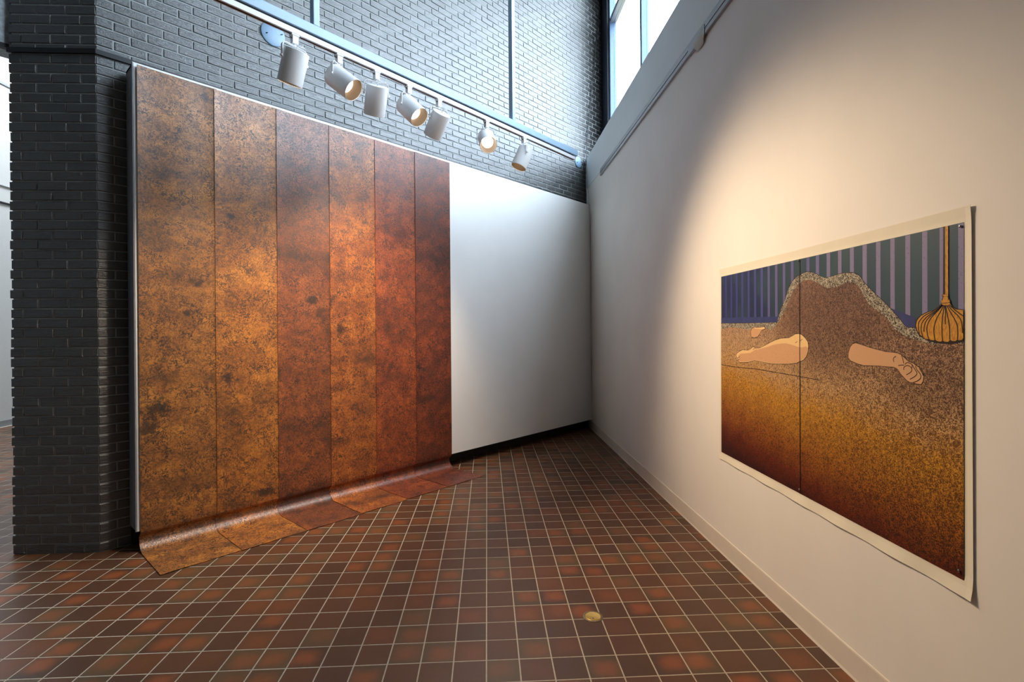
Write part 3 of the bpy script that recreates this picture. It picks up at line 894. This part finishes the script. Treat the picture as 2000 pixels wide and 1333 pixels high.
poly('printed_tassel_shadow', cl(BELL_DARK), pm['ink'], 7)
poly('printed_rod', ROD, pm['gold'], 7)
poly('printed_rod_shade', ROD_DARK, pm['ink'], 8)
poly('printed_tassel', cl(BELL), pm['gold'], 8)
for c_ in (COLLAR1, NECK, COLLAR2): poly('printed_collar', c_, pm['gold'], 8)
ribbons('printed_tassel_ribs', [cl(q) for q in RIBS], 3.6, pm['ink'], 9)
ribbons('seam_shadow', [[(2550, 1918), (2555, 1300), (2561, 702)]], 5, pm['ink'], 9.5)  # shadow of the sheet overlap, drawn as a dark line in ink colour
for y, z in ((1656, 1907), (2556, 1910), (2566, 723), (1672, 725)):
    pnm = MB(); pnm.m = Matrix.Translation((XPR - 0.004 - AO.x, y / 1000 - AO.y, z / 1000 - AO.z)) @ Matrix.Rotation(-math.pi / 2, 4, 'Y')
    pnm.lathe([(0.0, 0.006), (0.003, 0.0055), (0.005, 0.003), (0.005, 0.0), (0.0015, -0.001), (0.0015, -0.008)], 12)
    pnm.build('pin', M['pin'], art, True)

# ------------------------------------------------------------------ suspended steel frame and track
TA, TB = Vector((-1.476, 3.018, 3.457)), Vector((0.997, 5.661, 3.457))
TD = (TB - TA).normalized()
TN = Vector((TD.y, -TD.x, 0))                      # towards the room
A0 = TA - TD * 1.6
TL_ = (TB - A0).length
fr_ = empty('lighting_track', (A0 + TB) / 2)
tag(fr_, 'long blue grey steel bar hanging in front of brick with white track underneath', 'track')
FM = Matrix.Translation(-fr_.location) @ Matrix(((TD.x, TN.x, 0, A0.x), (TD.y, TN.y, 0, A0.y), (0, 0, 1, A0.z), (0, 0, 0, 1)))
def fbox(name, a, b, m, bev=0.0):
    mb = MB(); mb.m = FM
    o = mb.box(a, b).build(name, m, fr_)
    if bev:
        q = o.modifiers.new('bevel', 'BEVEL'); q.width = bev; q.segments = 2
    return o
fbox('track', (0, -0.018, -0.002), (TL_ - 0.01, 0.018, 0.034), M['white_track'], 0.003)
fbox('track_slot', (0, -0.006, -0.0035), (TL_ - 0.02, 0.006, -0.0015), M['groove'])
fbox('bar', (0, -0.026, 0.046), (TL_ + 0.03, 0.026, 0.110), M['steel_blue'], 0.004)
fbox('spacer', (0, -0.012, 0.034), (TL_ - 0.04, 0.012, 0.046), M['steel_dark'])
def tpar(px, z):
    """distance along the bar seen at image column px (used once to place the posts)"""
    u = (px - 1000) / F
    c, s = math.cos(YAW), math.sin(YAW)
    d = Vector((c * u + s, -s * u + c, 0))
    # A0 + t TD parallel to d
    den = TD.x * d.y - TD.y * d.x
    return -(A0.x * d.y - A0.y * d.x) / den
for px in (620, 1004, 150):
    t = tpar(px, 0)
    fbox('post', (t - 0.022, -0.024, 0.110), (t + 0.022, 0.024, CEIL - TA.z - 0.003), M['steel_blue'], 0.004)

# ------------------------------------------------------------------ track lamps
def emis(name, col, st):
    n = NT(name)
    n.b.inputs['Emission Color'].default_value = (*col, 1); n.b.inputs['Emission Strength'].default_value = st
    return n.fin((0.9, 0.85, 0.75, 1), 0.2)
WARM = (1.0, 0.77, 0.52)
M['lens'] = emis('lit lamp lens', (1.0, 0.90, 0.74), 6.5)
LAMPS = [  # t along TA-TB, aim direction, label, power
    (0.1084, (-0.311, 0.221, -0.924), 'white track lamp at the left end near the round cover, aimed down at the strips', 110),
    (0.1949, (2.614, -0.75, -2.20), 'white track lamp second from left with glowing lens turned to the right', 165),
    (0.2780, (-0.226, 0.475, -0.850), 'upright white track lamp third from left, between two lamps with glowing lenses', 120),
    (0.3590, (2.20, -1.32, -2.45), 'white track lamp fourth from left with glowing lens turned to the right', 165),
    (0.4443, (-0.428, 0.506, -0.749), 'white track lamp fifth from left, tilted back towards the strips with no lens showing', 50),
    (0.6017, (0.110, -0.766, -0.640), 'track lamp with dazzling bright lens facing the camera, second from the right end', 45),
    (0.7503, (-0.390, -0.107, -0.915), 'small white track lamp at the right end, mouth tilted down to the left', 90),
]
CR, CL = 0.077, 0.205
def lamp(t, aim, label, power):
    p = TA + (TB - TA) * t + Vector((0, 0, -0.002))
    e = empty('track_lamp', p)
    tag(e, label, 'lamp', 'white track lamps on the suspended track')
    a = Vector(aim).normalized()
    # adapter under the track
    ad = MB(); ad.m = Matrix(((TD.x, TN.x, 0, 0), (TD.y, TN.y, 0, 0), (0, 0, 1, 0), (0, 0, 0, 1)))
    ad.box((-0.020, -0.016, -0.062), (0.020, 0.016, 0.0))
    ad.box((-0.026, -0.019, -0.012), (0.026, 0.019, 0.0))
    o = ad.build('adapter', M['white_track'], e)
    q = o.modifiers.new('bevel', 'BEVEL'); q.width = 0.003; q.segments = 2
    lv = MB(); lv.m = ad.m
    lv.box((-0.034, 0.005, -0.030), (-0.020, 0.011, -0.022)).build('latch', M['groove'], o)
    MB().lathe([(0.0, -0.074), (0.009, -0.074), (0.009, -0.060), (0.0, -0.060)], 14).build('stem', M['white_enamel'], e, True)
    # pivot axis is level, across the aim
    ax = Vector((-a.y, a.x, 0)).normalized()
    fw = Vector((a.x, a.y, 0)).normalized()
    drop = 0.166
    pv_ = Vector((0, 0, -drop))
    # yoke: bent flat bar
    ym = Matrix(((ax.x, fw.x, 0, 0), (ax.y, fw.y, 0, 0), (0, 0, 1, 0), (0, 0, 0, 1)))
    pts = []
    w_ = CR + 0.011
    for sg, rng in ((-1, range(0, 7)), (1, range(6, -1, -1))):
        for q in rng:
            an = math.pi / 2 * q / 6
            rr = 0.028
            pts.append((sg * (w_ - rr + rr * math.cos(an)), -0.074 - rr + rr * math.sin(an)))
    pts = [(-w_, -drop - 0.010)] + pts + [(w_, -drop - 0.010)]
    yk = MB(); yk.m = ym
    vs, fs = [], []
    n_ = len(pts)
    for i, (x, z) in enumerate(pts):
        x0, z0 = pts[max(i - 1, 0)]; x1, z1 = pts[min(i + 1, n_ - 1)]
        d = Vector((x1 - x0, z1 - z0)).normalized(); nn = Vector((-d.y, d.x)) * 0.0015
        for sg in (1, -1):
            for yy in (-0.009, 0.009):
                vs.append((x + sg * nn.x, yy, z + sg * nn.y))
    for i in range(n_ - 1):
        b0, b1 = 4 * i, 4 * i + 4
        for c0, c1 in ((0, 1), (1, 3), (3, 2), (2, 0)):
            fs.append((b0 + c0, b0 + c1, b1 + c1, b1 + c0))
    fs += [(0, 2, 3, 1), (4 * n_ - 4, 4 * n_ - 3, 4 * n_ - 1, 4 * n_ - 2)]
    yk.add(vs, fs).build('yoke', M['white_enamel'], e)
    # can, local +z is the aim; pivot a third from the back
    rot = Vector((0, 0, 1)).rotation_difference(a).to_matrix().to_4x4()
    cm = Matrix.Translation(pv_) @ rot @ Matrix.Translation((0, 0, -CL * 0.30))
    cn = MB(); cn.m = cm
    cn.lathe([(0.0, 0.0), (CR - 0.008, 0.0), (CR - 0.002, 0.002), (CR, 0.008), (CR, CL - 0.001), (CR - 0.0015, CL), (CR - 0.003, CL - 0.001), (CR - 0.003, CL - 0.006)], 40)
    cn.build('housing', M['white_enamel'], e, True)
    bf = MB(); bf.m = cm
    bf.lathe([(CR - 0.003, CL - 0.004), (CR - 0.004, CL - 0.03), (0.056, CL - 0.085), (0.050, CL - 0.092), (0.0, CL - 0.100)], 36)
    bf.build('reflector', M['baffle'], e, True)
    ln = MB(); ln.m = cm
    ln.lathe([(0.053, CL - 0.078), (0.051, CL - 0.066), (0.034, CL - 0.059), (0.0, CL - 0.056)], 28)
    lno = ln.build('lens', M['lens'], e, True)
    lno['label'] = 'glowing warm lens'
    for sg in (-1, 1):
        kb = MB(); kb.m = Matrix.Translation(pv_ + ax * sg * (w_ - 0.001)) @ Vector((0, 0, 1)).rotation_difference(ax * sg).to_matrix().to_4x4()
        kb.lathe([(0.0, 0.010), (0.008, 0.010), (0.009, 0.008), (0.009, 0.0), (0.0, -0.006)], 14)
        kb.build('knob', M['white_enamel'], e, True)
    # supply cord from adapter to the back of the can
    back = cm @ Vector((0, 0, 0.0)); bk2 = cm @ Vector((0.0, 0.0, -0.03))
    st_ = Vector((0, 0, -0.060)) + TD * 0.016
    mid1 = st_ + ax * 0.05 * (1 if ax.dot(TD) > 0 else -1) + Vector((0, 0, -0.012)) - fw * 0.02
    pts = [st_, mid1, bk2 + TD * 0.03 + Vector((0, 0, 0.006)), bk2, back]
    sm_ = []
    for i in range(len(pts) - 1):
        p0, p1, p2, p3 = pts[max(i - 1, 0)], pts[i], pts[i + 1], pts[min(i + 2, len(pts) - 1)]
        for q in range(5):
            tt = q / 5
            sm_.append(0.5 * ((2 * p1) + (p2 - p0) * tt + (2 * p0 - 5 * p1 + 4 * p2 - p3) * tt * tt + (3 * p1 - p0 - 3 * p2 + p3) * tt ** 3))
    sm_.append(pts[-1])
    MB().tube(sm_, 0.0032, 6).build('cord', M['cord'], e, True)
    l = bpy.data.lights.new('lamp_beam', 'SPOT')
    l.energy = power * SPOT; l.color = WARM; l.spot_size = math.radians(84); l.spot_blend = 1.0; l.shadow_soft_size = 0.035
    lo = bpy.data.objects.new('lamp_beam', l); C.objects.link(lo); lo.parent = e
    lo.matrix_local = Matrix.Translation(cm @ Vector((0, 0, CL - 0.010))) @ Vector((0, 0, -1)).rotation_difference(a).to_matrix().to_4x4()
for q in LAMPS: lamp(*q)

# ------------------------------------------------------------------ round covers on the brick
def cover(s, z, r, label):
    e = empty('junction_cover', W(s, BR, z))
    tag(e, label, 'cover')
    m = Matrix(((ES.x, 0, EN.x, 0), (ES.y, 0, EN.y, 0), (0, 1, 0, 0), (0, 0, 0, 1)))
    mb = MB(); mb.m = m
    mb.lathe([(0, 0.014), (r * 0.93, 0.013), (r, 0.009), (r, -0.004), (0, -0.004)], 40).build('plate', M['cover'], e, True)
    for sg in (-1, 1):
        k = MB(); k.m = m @ Matrix.Translation((sg * r * 0.62, sg * 0.18 * r, 0.013)) @ Matrix.Rotation(0.6, 4, 'Y')
        k.lathe([(0, 0.020), (0.004, 0.019), (0.004, 0.0), (0, -0.002)], 10).build('screw', M['steel_dark'], e, True)
cover(1.952, 4.225, 0.105, 'round blue grey cover plate on brick left of the track lamps')
cover(6.697, 4.207, 0.085, 'small round cover plate on brick at the right end of the steel bar')

# thin cable from the window down the brick corner
cb = empty('hanging_cable', W(6.90, BR + 0.03, 4.15))
tag(cb, 'thin dark cable slanting down the brick beside the window', 'cable')
o_ = cb.location
MB().tube([W(7.40, BR + 0.02, 7.3) - o_, W(7.10, BR + 0.03, 5.68) - o_, W(6.875, BR + 0.03, 4.40) - o_, W(6.88, BR + 0.03, 4.22) - o_], 0.006, 8).build('cable', M['wire'], cb, True)
MB().tube([W(6.83, BR + 0.03, 4.26) - o_, W(6.85, BR + 0.045, 4.20) - o_, W(6.835, BR + 0.03, 4.15) - o_], 0.009, 8).build('hook', M['rail'], cb, True)
MB().tube([W(6.88, BR + 0.03, 4.22) - o_, W(6.885, BR + 0.045, 4.13) - o_, W(6.88, BR + 0.03, 4.06) - o_], 0.009, 8).build('hook', M['rail'], cb, True)

# ------------------------------------------------------------------ brass floor outlet
fo = empty('floor_outlet', (0.563, 2.744, 0))
tag(fo, 'round brass floor outlet cover set in the tiles', 'floor outlet')
MB().lathe([(0.054, -0.002), (0.054, 0.0028), (0.050, 0.0036), (0.044, 0.0030), (0.043, 0.0012)], 48).build('ring', M['brass_ring'], fo, True)
MB().lathe([(0.0435, 0.0012), (0.040, 0.0040), (0.020, 0.0022), (0.0, 0.0016)], 48).build('lid', M['brass'], fo, True)
sc = MB(); sc.m = Matrix.Translation((-0.002, -0.018, 0.0022)); sc.lathe([(0, 0.0022), (0.004, 0.0018), (0.005, 0.0), (0.005, -0.001)], 14)
sc.build('screw', M['brass_ring'], fo, True)
